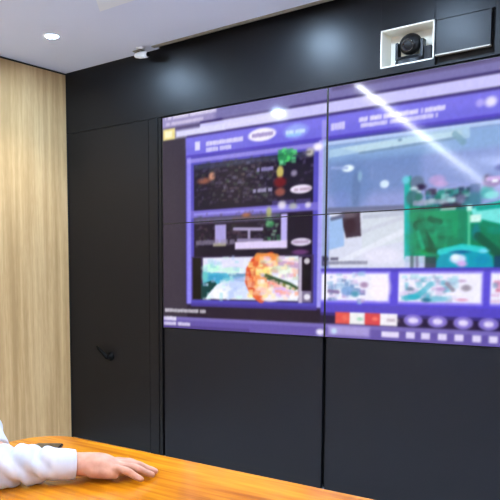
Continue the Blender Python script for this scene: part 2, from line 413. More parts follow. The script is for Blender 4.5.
    ('e', -1.416, 1.59, 0.04, 0.024, (60, 164, 158), 0.9, 0.5),
    ('e', -1.471, 1.593, 0.025, 0.015, (70, 100, 150), 0.9, 0.8),
    ('n', -1.493, 1.524, -1.277, 1.619, [(30, 60, 90), (60, 160, 160), (190, 220, 230), (60, 50, 80), (110, 150, 180), (30, 120, 110)], 60, 0.03, 0.85),
    ('e', -1.546, 1.662, 0.037, 0.035, (98, 118, 146), 0.9, 0.4),
    ('e', -1.524, 1.641, 0.026, 0.015, (44, 36, 70), 0.95, 0.8),
    ('e', -1.561, 1.634, 0.021, 0.012, (198, 222, 234), 0.95, 0.8),
    ('e', -1.539, 1.618, 0.015, 0.007, (220, 240, 240), 0.9, 0.8),
    ('e', -1.565, 1.59, 0.037, 0.039, (60, 110, 120), 0.9, 0.4),
    ('e', -1.533, 1.593, 0.021, 0.019, (50, 120, 110), 0.9, 0.8),
    ('e', -1.466, 1.569, 0.018, 0.012, (190, 232, 240), 1, 0.8),
    ('t', -1.564, -1.4, 1.565, 0.022, (150, 160, 180), 0.9),
    ('r', -1.42, 1.531, -1.32, 1.551, (50, 48, 70), 0.9, 0),
    ('r', -1.424, 1.518, -1.344, 1.532, (160, 190, 180), 0.9, 0),
    ('t', -1.527, -1.424, 1.538, 0.022, (30, 90, 90), 0.8),
    ('e', -1.321, 1.569, 0.024, 0.024, (110, 110, 150), 0.8, 0.5),
    ('r', -1.28, 1.53, -1.23, 1.637, (88, 112, 160), 0.85, 0),
    ('e', -1.259, 1.56, 0.038, 0.038, (60, 130, 150), 0.8, 0.6),
    ('e', -1.199, 1.594, 0.032, 0.032, (60, 170, 165), 0.8, 0.5),
    ('p', [(-1.272, 1.519), (-1.138, 1.553), (-1.049, 1.565), (-1.044, 1.429), (-1.134, 1.442), (-1.227, 1.469), (-1.266, 1.495)], (120, 226, 222), 1),
    ('e', -1.175, 1.578, 0.036, 0.019, (150, 235, 235), 0.8, 0.5),
    ('p', [(-1.253, 1.532), (-1.138, 1.548), (-1.049, 1.551), (-1.048, 1.529), (-1.137, 1.516), (-1.243, 1.508)], (20, 160, 148), 1),
    ('r', -1.292, 1.509, -1.267, 1.539, (190, 240, 232), 1, 0),
    ('r', -1.276, 1.455, -1.222, 1.491, (206, 244, 236), 1, 0),
    ('l', [(-1.281, 1.505), (-1.276, 1.343)], 0.014, (100, 200, 160), 0.9),
    ('p', [(-1.269, 1.448), (-1.133, 1.405), (-1.042, 1.383), (-1.037, 1.237), (-1.265, 1.324)], (6, 128, 92), 1),
    ('e', -1.244, 1.409, 0.019, 0.038, (10, 130, 150), 0.8, 0.5),
    ('l', [(-1.234, 1.39), (-1.129, 1.298)], 0.04, (30, 86, 70), 0.8),
    ('e', -1.156, 1.415, 0.037, 0.018, (10, 150, 130), 0.7, 0.8),
    ('p', [(-1.436, 1.269), (-1.412, 1.313), (-1.343, 1.336), (-1.271, 1.339), (-1.204, 1.323), (-1.165, 1.294), (-1.154, 1.233), (-1.435, 1.235)], (30, 158, 186), 1),
    ('l', [(-1.418, 1.318), (-1.309, 1.34), (-1.204, 1.323)], 0.03, (60, 210, 215), 0.9),
    ('e', -1.204, 1.318, 0.024, 0.01, (130, 215, 240), 0.9, 0.8),
    ('e', -1.211, 1.276, 0.037, 0.023, (20, 146, 188), 0.8, 0.5),
    ('e', -1.318, 1.316, 0.048, 0.007, (40, 80, 140), 0.8, 0.8),
    ('e', -1.327, 1.282, 0.039, 0.022, (206, 222, 250), 1, 0.5),
    ('e', -1.342, 1.292, 0.02, 0.015, (235, 245, 255), 0.9, 0.8),
    ('e', -1.307, 1.258, 0.025, 0.014, (222, 170, 236), 0.9, 0.8),
    ('r', -1.156, 1.237, -1.104, 1.294, (30, 66, 110), 0.8, 0),
    ('r', -1.6, 1.24, -1.492, 1.301, (196, 206, 236), 0.9, 0),
    ('r', -1.494, 1.239, -1.435, 1.295, (60, 74, 84), 0.9, 0),
    ('l', [(-1.562, 1.296), (-1.561, 1.25)], 0.02, (90, 110, 120), 0.9),
    ('l', [(-1.536, 1.295), (-1.534, 1.25)], 0.015, (120, 120, 150), 0.9),
    ('e', -1.178, 1.638, 0.042, 0.023, (130, 100, 160), 0.9, 0.5),
    ('e', -1.197, 1.658, 0.023, 0.019, (110, 110, 160), 0.8, 0.8),
    ('r', -1.211, 1.644, -1.196, 1.673, (84, 74, 110), 0.8, 0),
    ('l', [(-1.197, 1.654), (-1.142, 1.654)], 0.02, (205, 170, 225), 0.9),
    ('r', -1.178, 1.636, -1.15, 1.65, (240, 244, 255), 1, 0),
    ('e', -1.148, 1.704, 0.018, 0.014, (90, 100, 170), 0.9, 0.8),
    ('r', -1.047, 1.3, 0.23, 1.7, (60, 150, 170), 0.6, 0.1),
    ('r', -2.087, 1.045, 0.23, 1.241, (96, 84, 214), 1, 0),
    ('r', -2.087, 1.221, 0.23, 1.241, (82, 72, 190), 0.9, 0),
    ('r', -2.087, 1.058, -1.676, 1.224, (150, 138, 238), 1, 0),
    ('r', -2.084, 1.07, -1.687, 1.212, (240, 238, 255), 1, 0),
    ('r', -1.633, 1.058, -1.201, 1.224, (150, 138, 238), 1, 0),
    ('r', -1.63, 1.07, -1.21, 1.212, (240, 238, 255), 1, 0),
    ('r', -1.168, 1.058, -0.716, 1.224, (150, 138, 238), 1, 0),
    ('r', -1.166, 1.07, -0.724, 1.212, (240, 238, 255), 1, 0),
    ('n', -2.037, 1.057, -1.823, 1.216, [(120, 150, 200), (150, 190, 225), (180, 160, 210), (214, 196, 232), (90, 110, 170), (196, 214, 240)], 60, 0.03, 0.8),
    ('e', -1.925, 1.12, 0.036, 0.026, (120, 160, 215), 0.8, 0.5),
    ('e', -1.877, 1.104, 0.023, 0.016, (80, 150, 180), 0.9, 0.8),
    ('e', -1.825, 1.153, 0.023, 0.015, (160, 130, 170), 0.9, 0.8),
    ('l', [(-2.035, 1.118), (-1.98, 1.113)], 0.02, (130, 110, 160), 0.9),
    ('e', -1.733, 1.138, 0.056, 0.062, (252, 242, 250), 0.8, 0.6),
    ('n', -1.602, 1.069, -1.335, 1.2, [(90, 180, 205), (170, 215, 235), (196, 180, 220), (120, 140, 180), (220, 210, 240)], 70, 0.03, 0.7),
    ('l', [(-1.589, 1.088), (-1.546, 1.094), (-1.494, 1.125)], 0.03, (80, 180, 200), 0.8),
    ('l', [(-1.494, 1.13), (-1.459, 1.16)], 0.028, (110, 190, 214), 0.8),
    ('e', -1.546, 1.094, 0.037, 0.013, (50, 180, 205), 0.9, 0.5),
    ('e', -1.411, 1.087, 0.041, 0.014, (130, 196, 222), 0.9, 0.5),
    ('e', -1.482, 1.08, 0.026, 0.01, (40, 110, 140), 0.9, 0.8),
    ('e', -1.568, 1.134, 0.021, 0.01, (100, 120, 150), 0.8, 0.8),
    ('e', -1.407, 1.136, 0.03, 0.01, (190, 150, 205), 0.8, 0.8),
    ('l', [(-1.378, 1.161), (-1.347, 1.132)], 0.02, (140, 130, 150), 0.8),
    ('e', -1.283, 1.142, 0.024, 0.015, (150, 140, 160), 0.9, 0.8),
    ('e', -1.304, 1.176, 0.02, 0.007, (196, 170, 210), 0.9, 0.8),
    ('e', -1.301, 1.084, 0.029, 0.007, (220, 150, 190), 0.8, 0.8),
    ('n', -1.148, 1.07, -0.698, 1.2, [(200, 90, 130), (220, 180, 220), (120, 150, 190)], 60, 0.03, 0.7),
    ('r', -2.087, 1.0, 0.23, 1.045, (92, 80, 196), 1, 0),
    ('r', -2.087, 0.985, 0.23, 1.0, (70, 60, 140), 0.9, 0),
    ('r', -2.087, 0.925, 0.23, 0.985, (52, 44, 72), 1, 0),
    ('r', -1.994, 0.942, -1.907, 1.005, (226, 92, 86), 1, 0),
    ('r', -1.907, 0.942, -1.817, 1.005, (238, 238, 240), 1, 0),
    ('r', -1.817, 0.942, -1.729, 1.005, (218, 78, 84), 1, 0),
    ('r', -1.729, 0.942, -1.633, 1.005, (242, 238, 246), 1, 0),
    ('e', -1.845, 0.971, 0.018, 0.009, (150, 200, 180), 0.8, 0.8),
    ('e', -1.758, 0.975, 0.017, 0.01, (246, 140, 120), 0.8, 0.8),
    ('t', -1.69, -1.629, 0.972, 0.015, (170, 150, 170), 0.8),
    ('e', -1.934, 0.974, 0.018, 0.016, (240, 130, 110), 0.6, 0.8),
    ('e', -1.548, 0.975, 0.05, 0.031, (134, 118, 206), 1, 0.12),
    ('e', -1.548, 0.975, 0.027, 0.016, (214, 202, 246), 1, 0.5),
    ('t', -1.569, -1.527, 0.974, 0.015, (240, 234, 255), 0.7),
    ('e', -1.42, 0.974, 0.05, 0.03, (134, 118, 206), 1, 0.12),
    ('e', -1.42, 0.974, 0.025, 0.016, (214, 202, 246), 1, 0.5),
    ('t', -1.44, -1.4, 0.973, 0.015, (240, 234, 255), 0.7),
    ('e', -1.292, 0.972, 0.048, 0.031, (134, 118, 206), 1, 0.12),
    ('e', -1.292, 0.972, 0.024, 0.016, (214, 202, 246), 1, 0.5),
    ('t', -1.312, -1.273, 0.972, 0.015, (240, 234, 255), 0.7),
    ('e', -1.17, 0.971, 0.048, 0.03, (134, 118, 206), 1, 0.12),
    ('e', -1.17, 0.971, 0.023, 0.015, (214, 202, 246), 1, 0.5),
    ('t', -1.189, -1.152, 0.97, 0.015, (240, 234, 255), 0.7),
    ('e', -1.049, 0.97, 0.047, 0.029, (134, 118, 206), 1, 0.12),
    ('e', -1.049, 0.97, 0.022, 0.015, (214, 202, 246), 1, 0.5),
    ('t', -1.067, -1.031, 0.969, 0.015, (240, 234, 255), 0.7),
    ('e', -0.926, 0.969, 0.046, 0.028, (134, 118, 206), 1, 0.12),
    ('e', -0.926, 0.969, 0.021, 0.014, (214, 202, 246), 1, 0.5),
    ('t', -0.944, -0.909, 0.968, 0.015, (240, 234, 255), 0.7),
    ('e', -0.805, 0.968, 0.046, 0.027, (134, 118, 206), 1, 0.12),
    ('e', -0.805, 0.968, 0.02, 0.014, (214, 202, 246), 1, 0.5),
    ('t', -0.822, -0.789, 0.967, 0.015, (240, 234, 255), 0.7),
    ('r', -3.381, 0.855, 0.23, 0.938, (104, 90, 168), 1, 0),
    ('r', -3.265, 0.918, 0.23, 0.938, (128, 116, 190), 0.8, 0),
    ('r', -3.265, 0.855, -2.572, 0.885, (80, 66, 130), 0.7, 0),
    ('r', -2.037, 0.878, -1.788, 0.928, (196, 184, 236), 0.7, 0.02),
    ('t', -3.261, -3.156, 0.926, 0.026, (240, 236, 250), 0.95),
    ('t', -3.261, -3.037, 0.893, 0.022, (235, 230, 248), 0.9),
    ('t', -3.252, -2.914, 0.979, 0.022, (225, 220, 232), 0.9),
    ('e', -2.088, 0.89, 0.025, 0.017, (235, 230, 250), 1, 0.8),
    ('e', -2.0, 0.9, 0.018, 0.016, (200, 225, 245), 0.9, 0.8),
    ('r', -1.72, 0.882, -1.622, 0.912, (226, 218, 246), 1, 0),
    ('r', -1.584, 0.882, -1.537, 0.915, (228, 220, 250), 0.95, 0),
    ('r', -1.503, 0.882, -1.457, 0.915, (228, 220, 250), 0.95, 0),
    ('r', -1.416, 0.882, -1.371, 0.915, (228, 220, 250), 0.95, 0),
    ('r', -1.332, 0.882, -1.288, 0.915, (228, 220, 250), 0.95, 0),
    ('r', -1.245, 0.882, -1.203, 0.915, (228, 220, 250), 0.95, 0),
    ('r', -1.166, 0.882, -1.125, 0.915, (228, 220, 250), 0.95, 0),
    ('r', -1.08, 0.882, -1.04, 0.915, (228, 220, 250), 0.95, 0),
    ('r', -0.997, 0.882, -0.958, 0.915, (228, 220, 250), 0.95, 0),
]

# ------------------------------------------------------------------ picture shown by the lit displays, rasterised in wall metres
CELL = .004
CX0, CZ1 = SX0, SZ
CW, CH = int(round(3 * SW / CELL)) + 1, int(round(2 * RH / CELL)) + 1
canvas = np.zeros((CH, CW, 3), np.float32)
GX = CX0 + np.arange(CW)[None, :] * CELL + np.zeros((CH, 1))
GZ = CZ1 - np.arange(CH)[:, None] * CELL + np.zeros((1, CW))
rng = np.random.default_rng(7)

def blend(mask, c):
    canvas[:] = canvas * (1 - mask[..., None]) + np.array(c, np.float32) * mask[..., None]

def sub(x0, x1, z0, z1, pad=.05):
    i0 = max(0, int((x0 - pad - CX0) / CELL)); i1 = min(CW, int((x1 + pad - CX0) / CELL) + 2)
    j0 = max(0, int((CZ1 - z1 - pad) / CELL)); j1 = min(CH, int((CZ1 - z0 + pad) / CELL) + 2)
    return slice(j0, max(j0, j1)), slice(i0, max(i0, i1))

def paint(S, mask, c):
    canvas[S] = canvas[S] * (1 - mask[..., None]) + np.array(c, np.float32) * mask[..., None]

def cov(d): return np.clip(.5 - d / CELL, 0, 1)     # signed distance (m) to coverage

for op in UI_OPS:
    k = op[0]
    if k == 'r':
        _, x0, z0, x1, z1, c, al, soft = op
        S = sub(x0, x1, z0, z1, .02 + soft); x, z = GX[S], GZ[S]
        d = np.maximum(np.maximum(x0 - x, x - x1), np.maximum(z0 - z, z - z1))
        msk = cov(d) if not soft else np.clip(.5 - d / soft, 0, 1)
        paint(S, msk * al, c)
    elif k == 'e':
        _, xc, zc, rx, rz, c, al, soft = op
        rx = max(abs(rx), .006); rz = max(abs(rz), .006)
        S = sub(xc - rx * 1.5, xc + rx * 1.5, zc - rz * 1.5, zc + rz * 1.5); x, z = GX[S], GZ[S]
        q = np.sqrt(((x - xc) / rx) ** 2 + ((z - zc) / rz) ** 2)
        paint(S, np.clip((1 + soft / 2 - q) / max(soft, .1), 0, 1) * al, c)
    elif k == 'p':
        _, pts, c, al = op
        xs = [p[0] for p in pts]; zs = [p[1] for p in pts]
        S = sub(min(xs), max(xs), min(zs), max(zs), .01); x, z = GX[S], GZ[S]
        acc = np.zeros(x.shape, np.float32)
        for ox in (-.25, .25):
            for oz in (-.25, .25):
                xx, zz = x + ox * CELL, z + oz * CELL
                ins = np.zeros(x.shape, bool)
                for (xa, za), (xb, zb) in zip(pts, pts[1:] + pts[:1]):
                    if za == zb: continue
                    cnd = ((za > zz) != (zb > zz)) & (xx < (xb - xa) * (zz - za) / (zb - za) + xa)
                    ins ^= cnd
                acc += ins * .25
        paint(S, acc * al, c)
    elif k == 'l':
        _, pts, w, c, al = op
        xs = [p[0] for p in pts]; zs = [p[1] for p in pts]
        S = sub(min(xs), max(xs), min(zs), max(zs), w); x, z = GX[S], GZ[S]
        best = np.full(x.shape, 9.)
        for (xa, za), (xb, zb) in zip(pts, pts[1:]):
            dx, dz = xb - xa, zb - za
            t = np.clip(((x - xa) * dx + (z - za) * dz) / (dx * dx + dz * dz + 1e-12), 0, 1)
            best = np.minimum(best, np.hypot(x - xa - t * dx, z - za - t * dz))
        paint(S, cov(best - w / 2) * al, c)
    elif k == 't':                                  # a row of type too small to read
        _, x0, x1, zc, h, c, al = op
        x = x0
        while x < x1:
            w = h * rng.uniform(.35, .6)
            if rng.random() > .07:
                S = sub(x, x + w * .8, zc - h / 2, zc + h / 2, .006); gx, gz = GX[S], GZ[S]
                top = zc + h * rng.uniform(.4, .55); bot = zc - h * rng.uniform(.45, .55)
                d = np.maximum(np.maximum(x - gx, gx - x - w * .92), np.maximum(bot - gz, gz - top))
                paint(S, cov(d) * al * rng.uniform(.85, 1), c)
            x += w
    elif k == 'n':
        _, x0, z0, x1, z1, cols, cnt, sz, al = op
        for _ in range(cnt):
            xc, zc = rng.uniform(x0, x1), rng.uniform(z0, z1); w, h = sz * rng.uniform(.5, 1.6), sz * rng.uniform(.4, 1)
            S = sub(xc - w, xc + w, zc - h, zc + h, .004); gx, gz = GX[S], GZ[S]
            d = np.maximum(np.abs(gx - xc) - w / 2, np.abs(gz - zc) - h / 2)
            paint(S, cov(d) * al * rng.uniform(.5, 1), cols[int(rng.integers(len(cols)))])

def srgb2lin(a):
    a = a / 255.; return np.where(a <= .04045, a / 12.92, ((a + .055) / 1.055) ** 2.4)
canvas = canvas * (1 + .014 * np.clip(rng.standard_normal((CH // 3 + 1, CW // 3 + 1, 1)), -2, 2)).repeat(3, 0).repeat(3, 1)[:CH, :CW]
# gentle blur: softens the edges of the drawn picture
for _ in range(3):
    p = np.pad(canvas, ((1, 1), (1, 1), (0, 0)), 'edge')
    canvas = (p[:-2, 1:-1] + p[2:, 1:-1] + p[1:-1, :-2] + p[1:-1, 2:] + 2 * p[1:-1, 1:-1]) / 6
LIN = (srgb2lin(canvas) * 1.06 - .020).clip(0).astype(np.float32)

m = mat('lit_display_glass', (4, 4, 6), .07, spec=.32); M['screen_on'] = m
at = m.node_tree.nodes.new('ShaderNodeAttribute'); at.attribute_name = 'picture'
m.node_tree.links.new(at.outputs['Color'], bsdf(m).inputs['Emission Color'])
bsdf(m).inputs['Emission Strength'].default_value = 1.0

# ------------------------------------------------------------------ the room
NX0, NX1, NZ0, NZ1 = -1.759, -1.478, 2.252, 2.438      # camera niche
FX0, FX1, FZ0, FZ1 = -1.470, -1.204, 2.250, 2.430      # access flap beside it
TOPZ = 2.80
bm = nb(); box(bm, XW - .15, XR + .15, YB - .15, YF + .35, -.12, 0)
tag(obj('floor', bm, M['floor']), kind='structure')

SLOT = -3.29; SLY = 3.515
bm = nb()
box(bm, XW - .15, SLOT, YB - .15, YF, ZC, TOPZ)
box(bm, SLOT, XR + .15, YB - .15, SLY, ZC, TOPZ)
ceil = tag(obj('ceiling', bm, M['ceil']), kind='structure')
bm = nb(); box(bm, SLOT, XR, SLY, YF, TOPZ - .03, TOPZ)
tag(obj('trim_1', bm, M['cladding_dark']), kind='structure')          # closed top of the shadow slot
bm = nb(); box(bm, SLOT, XR, SLY - .03, SLY, ZC - .006, ZC, .001)
tag(obj('trim_2', bm, M['trimgrey']), kind='structure')               # metal edge of the ceiling board

bm = nb(); box(bm, XW - .15, XW, YB, YF - .006, 0, ZC - .014)
tag(obj('wall_left', bm, M['oak']), kind='structure')
bm = nb(); box(bm, XW - .15, XW - .006, YB, YF, ZC - .014, ZC); box(bm, XW - .15, XW - .002, YF - .006, YF + .30, 0, ZC - .014)
tag(obj('trim_3', bm, M['cladding_dark']), kind='structure')          # shadow joint above the timber
bm = nb(); box(bm, XR, XR + .15, YB, YF, 0, ZC)
tag(obj('wall_right', bm, M['wallpaint']), kind='structure')
bm = nb(); box(bm, XW - .15, XR + .15, YB - .15, YB, 0, ZC)
tag(obj('wall_back', bm, M['wallpaint']), kind='structure')

# black front wall, built round the display recess, the niche and the flap
bm = nb()
box(bm, XW - .15, XR + .15, YF + .30, YF + .35, 0, TOPZ)
def clad(x0, x1, z0, z1, y=YF, bev=.0015): box(bm, x0, x1, y, YF + .30, z0, z1, bev)
ZT = SZ + .008
clad(XW - .15, NX0, ZT, TOPZ)                    # over the door and the column
clad(NX0, NX1, ZT, NZ0); clad(NX0, NX1, NZ1, TOPZ)
clad(NX1, FX0 - .002, ZT, TOPZ)
clad(FX0 - .002, FX1 + .016, FZ1, TOPZ); clad(FX0 - .002, FX1 + .016, ZT, ZT + .006)
clad(FX1 + .016, XR, ZT, TOPZ)
clad(-3.389, -3.31, 0, ZT - .003); clad(-3.306, SX0 - .012, 0, ZT - .003, YF + .004)
clad(SX0 + 3 * SW + .012, XR, 0, ZT - .003)
wf = tag(obj('wall_front', bm, M['cladding']), kind='structure')
bm = nb(); box(bm, SX0 - .012, SX0 + 3 * SW + .012, YF + .09, YF + .10, .0, ZT)
box(bm, FX0 - .002, FX1 + .016, YF + .03, YF + .04, ZT + .006, FZ1)
tag(obj('trim_4', bm, M['cladding_dark']), kind='structure')          # dark back of the recesses
# niche lining, white
bm = nb(); t = .006; d = .11
box(bm, NX0, NX0 + t, YF, YF + d, NZ0, NZ1); box(bm, NX1 - t, NX1, YF, YF + d, NZ0, NZ1)
box(bm, NX0, NX1, YF, YF + d, NZ1 - t, NZ1); box(bm, NX0, NX1, YF, YF + d, NZ0, NZ0 + t)
box(bm, NX0, NX1, YF + d, YF + d + t, NZ0, NZ1)
tag(obj('trim_5', bm, M['niche']), kind='structure')

# door flush in the cladding
bm = nb(); box(bm, XW + .004, -3.394, YF + .002, YF + .045, .006, ZT - .0025, .001)
dr = tag(obj('door_1', bm, M['cladding']), kind='structure')
bm = nb()
HX, HZ = -3.80, .655
lathe([(0, 0), (.030, 0), (.032, .004), (.030, .008), (.012, .010), (.011, .045), (0, .045)], 28, bm, Matrix.Translation((HX + .03, YF + .002, HZ - .02)) @ Matrix.Rotation(R(90), 4, 'X'))
sweep(bm, [(HX + .03, YF - .042, HZ - .02), (HX, YF - .044, HZ + .006), (HX - .05, YF - .042, HZ + .036), (HX - .072, YF - .034, HZ + .046)], [.016, .015, .012, .010], 12)
tag(obj('door_handle', bm, M['handle'], dr, smooth=True), 'black lever handle')
bm = nb(); box(bm, XW - .15, XR + .15, YF + .05, YF + .30, 0, .004)
obj('threshold', bm, M['cladding_dark'], dr)

# access flap next to the niche
ft = thing('access_flap', 'square black access flap with a pale lower lip, right of the camera niche', 'access panel', (FX0, YF, FZ0 + .012))
bm = nb(); box(bm, .002, FX1 - FX0, -.004, .014, .006, FZ1 - FZ0 - .014, .0015); obj('flap_panel', bm, M['cladding'], ft)
bm = nb(); box(bm, .002, FX1 - FX0, -.010, .012, -.002, .0055, .001); obj('edge_lip', bm, M['trimgrey'], ft)

# ------------------------------------------------------------------ display wall: lit panels, two rows of three
def grid_screen(ci, ri, w, h):
    """screen surface facing -y; carries the picture as a colour attribute"""
    x0 = SX0 + ci * SW; z1 = SZ - ri * RH
    nx, nz = int(w / CELL) , int(h / CELL)
    px = np.linspace(-w / 2, w / 2, nx + 1); pz = np.linspace(-h / 2, h / 2, nz + 1)
    gx, gz = np.meshgrid(px, pz); co = np.stack([gx, np.zeros_like(gx), gz], -1).reshape(-1, 3)
    idx = np.arange((nx + 1) * (nz + 1)).reshape(nz + 1, nx + 1)
    f = np.stack([idx[:-1, :-1], idx[:-1, 1:], idx[1:, 1:], idx[1:, :-1]], -1).reshape(-1, 4)
    me = bpy.data.meshes.new('screen'); me.vertices.add(len(co)); me.vertices.foreach_set('co', co.ravel().astype(np.float32))
    me.loops.add(f.size); me.loops.foreach_set('vertex_index', f.ravel().astype(np.int32))
    me.polygons.add(len(f)); me.polygons.foreach_set('loop_start', np.arange(0, f.size, 4, dtype=np.int32))
    me.update(calc_edges=True)
    at = me.color_attributes.new('picture', 'FLOAT_COLOR', 'POINT')
    wx = x0 + SW / 2 + gx.ravel(); wz = z1 - RH / 2 + gz.ravel()
    fi = np.clip((wx - CX0) / CELL, 0, CW - 1.001); fj = np.clip((CZ1 - wz) / CELL, 0, CH - 1.001)
    i, j = fi.astype(int), fj.astype(int); a, b = (fi - i)[:, None], (fj - j)[:, None]
    c = (LIN[j, i] * (1 - a) + LIN[j, i + 1] * a) * (1 - b) + (LIN[j + 1, i] * (1 - a) + LIN[j + 1, i + 1] * a) * b
    at.data.foreach_set('color', np.concatenate([c, np.ones((len(c), 1))], 1).ravel().astype(np.float32))
    return me

def panel_frame(w, h, bx, bz):
    bm = nb()
    box(bm, -w / 2, w / 2, .004, .085, -h / 2, h / 2)
    box(bm, -w / 2, -w / 2 + bx, -.001, .004, -h / 2, h / 2); box(bm, w / 2 - bx, w / 2, -.001, .004, -h / 2, h / 2)
    box(bm, -w / 2 + bx, w / 2 - bx, -.001, .004, -h / 2, -h / 2 + bz); box(bm, -w / 2 + bx, w / 2 - bx, -.001, .004, h / 2 - bz, h / 2)
    return bm
BX, BZ = .005, .002
LAB = {
    (0, 0): 'lit display panel with dark monitoring charts under a violet header, upper left one',
    (1, 0): 'lit display panel showing the operating room ceiling, crossed by a bright diagonal reflection',
    (2, 0): 'lit display panel of the upper row beyond the right edge of the picture',
    (0, 1): 'lit display panel with the red and blue endoscope picture, lower left one',
    (1, 1): 'lit display panel with green surgical drapes, thumbnails and red and white buttons',
    (2, 1): 'lit display panel of the lower row beyond the right edge of the picture'}
proto = panel_frame(SW - .002, RH - .0015, BX, BZ)
fme = bpy.data.meshes.new('bezel_frame'); proto.to_mesh(fme); proto.free(); fme.materials.append(M['bezel'])
for r in range(2):
    for c in range(3):
        t = thing('display_panel', LAB[(c, r)], 'display panel', (SX0 + (c + .5) * SW, YF, SZ - (r + .5) * RH), group='display wall panels')
        o = bpy.data.objects.new('bezel_frame', fme); COL.objects.link(o); o.parent = t
        obj('screen', grid_screen(c, r, SW - .002 - 2 * BX, RH - .0015 - 2 * BZ), M['screen_on'], t)
# black service panels under the displays
ZL = SZ - 2 * RH - .004
for c, lb in enumerate(['flat black panel below the lit displays, between the flush door and the dark seam',
                        'flat black panel below the red and white buttons, right of the dark seam',
                        'flat black panel below the displays, beyond the right edge of the picture']):
    t = thing('lower_wall_panel', lb, 'wall panel', (SX0 + (c + .5) * SW, YF, 0), group='black panels below the displays')
    bm = nb(); box(bm, -SW / 2 + .011, SW / 2 - .011, .002, .022, .004, ZL, .0015); obj('panel_board', bm, M['lower'], t)
    bm = nb(); box(bm, -SW / 2 + .05, SW / 2 - .05, .022, .090, .0, ZL - .05); obj('support_frame', bm, M['cladding_dark'], t)

# ------------------------------------------------------------------ conference camera in the niche
pc = thing('conference_camera', 'small black pan-tilt camera standing in the white niche above the displays', 'camera', ((NX0 + NX1) / 2 - .005, YF + .058, NZ0 + .006))
pc.scale = (1.42, .95, 1.34)
bm = nb(); lathe([(0, 0), (.048, 0), (.050, .004), (.048, .020), (.040, .028), (0, .028)], 32, bm); bmesh.ops.scale(bm, vec=(1.15, .85, 1), verts=bm.verts)
obj('camera_base', bm, M['blackplastic'], pc, smooth=True)
bm = nb(); box(bm, -.052, -.041, -.022, .022, .022, .088, .004); box(bm, .041, .052, -.022, .022, .022, .088, .004); box(bm, -.05, .05, -.022, .022, .020, .034, .004)
obj('yoke', bm, M['blackplastic'], pc)
bm = nb(); ell(bm, (0, 0, .078), (.041, .040, .039), None, 28)
hd = obj('camera_head', bm, M['blackplastic'], pc, smooth=True)
bm = nb(); lathe([(.0, .034), (.014, .036), (.018, .044), (.021, .046), (.023, .040), (.022, .025)], 28, bm, Matrix.Translation((0, 0, .078)) @ Matrix.Rotation(R(105), 4, 'X'))
obj('camera_lens', bm, M['glass'], hd, smooth=True)
bm = nb(); sweep(bm, interp([(.045, .03, .012), (.075, .05, .010), (.10, .06, .03), (.115, .07, .07)], 6), [.0035] * 19, 8)
obj('cable', bm, M['rubber'], pc, smooth=True)
bm = nb(); box(bm, .050, .078, -.01, .045, .0, .060, .004); obj('power_brick', bm, M['rubber'], pc)

# ------------------------------------------------------------------ small sensor at the ceiling edge
sn = thing('ceiling_sensor', 'small off-white bracket camera fixed at the ceiling edge over the flush door', 'camera', (-3.37, 3.47, ZC))
bm = nb(); lathe([(0, -.010), (.024, -.010), (.028, -.006), (.028, 0), (0, 0)], 24, bm); obj('mount_plate', bm, M['white'], sn, smooth=False)
bm = nb(); sweep(bm, [(0, 0, -.008), (0, 0, -.03), (.012, -.004, -.042)], [.009, .009, .009], 12); obj('bracket_arm', bm, M['white'], sn, smooth=True)
bm = nb(); sweep(bm, [(-.045, .012, -.035), (.0, -.002, -.045), (.065, -.016, -.056)], [.017, .021, .021], 18); hb = obj('housing', bm, M['white'], sn, smooth=True)
bm = nb(); lathe([(0, 0), (.013, 0), (.015, .004), (0, .004)], 20, bm, Matrix.Translation((.082, -.020, -.0585)) @ Matrix.Rotation(R(100), 4, 'Y')); obj('camera_lens', bm, M['glass'], hb)
bm = nb(); box(bm, -.05, .02, -.020, .02, -.021, -.014, .002); obj('sun_shade', bm, M['trimgrey'], hb)

# ------------------------------------------------------------------ ceiling lights
def make_downlight():
    t = thing('downlight', 'round recessed downlight glowing white in the ceiling near the timber wall', 'downlight', (0, 0, ZC), group='recessed ceiling downlights')
    bm = nb(); lathe([(.034, -.001), (.040, -.005), (.047, -.004), (.050, 0), (.034, 0)], 36, bm); obj('trim_ring', bm, M['white'], t, smooth=True)
    bm = nb(); lathe([(0, -.003), (.030, -.003), (.0345, -.0015), (.0345, -.0002), (0, -.0002)], 36, bm); obj('lens', bm, M['lens'], t, smooth=True)
    ld = bpy.data.lights.new('lamp', 'SPOT'); ld.energy = 56; ld.spot_size = R(115); ld.spot_blend = .7; ld.shadow_soft_size = .035; ld.color = (.92, .96, 1)
    lo = bpy.data.objects.new('lamp', ld); COL.objects.link(lo); lo.parent = t; lo.location = (0, 0, -.02)
    return t
dl = make_downlight()
spots = [(-3.62, 2.965), (-2.36, 3.05), (-1.61, 2.87), (-3.72, 1.55), (-.5, 2.9)]
for i, (x, y) in enumerate(spots):
    o = dl if i == 0 else copy_tree(dl)
    o.location = (x, y, ZC)
    if i: o['label'] = 'round recessed ceiling downlight outside the photograph, over the room'

bm = nb()
q = [(-3.06, 2.84), (-2.57, 2.27), (-1.97, 2.27), (-2.30, 2.84)]
lo = [bm.verts.new((x + 2.5, y - 2.55, -.014)) for x, y in q]; hi = [bm.verts.new((x + 2.5, y - 2.55, 0)) for x, y in q]
bm.faces.new(lo); bm.faces.new(hi)
for k in range(4): bm.faces.new((lo[k], lo[(k + 1) % 4], hi[(k + 1) % 4], hi[k]))
bmesh.ops.recalc_face_normals(bm, faces=bm.faces)
tag(obj('ceiling_plate', bm, M['white'], loc=(-2.5, 2.55, ZC)), 'flat white angular ceiling plate cut off by the top edge of the picture', 'ceiling panel')

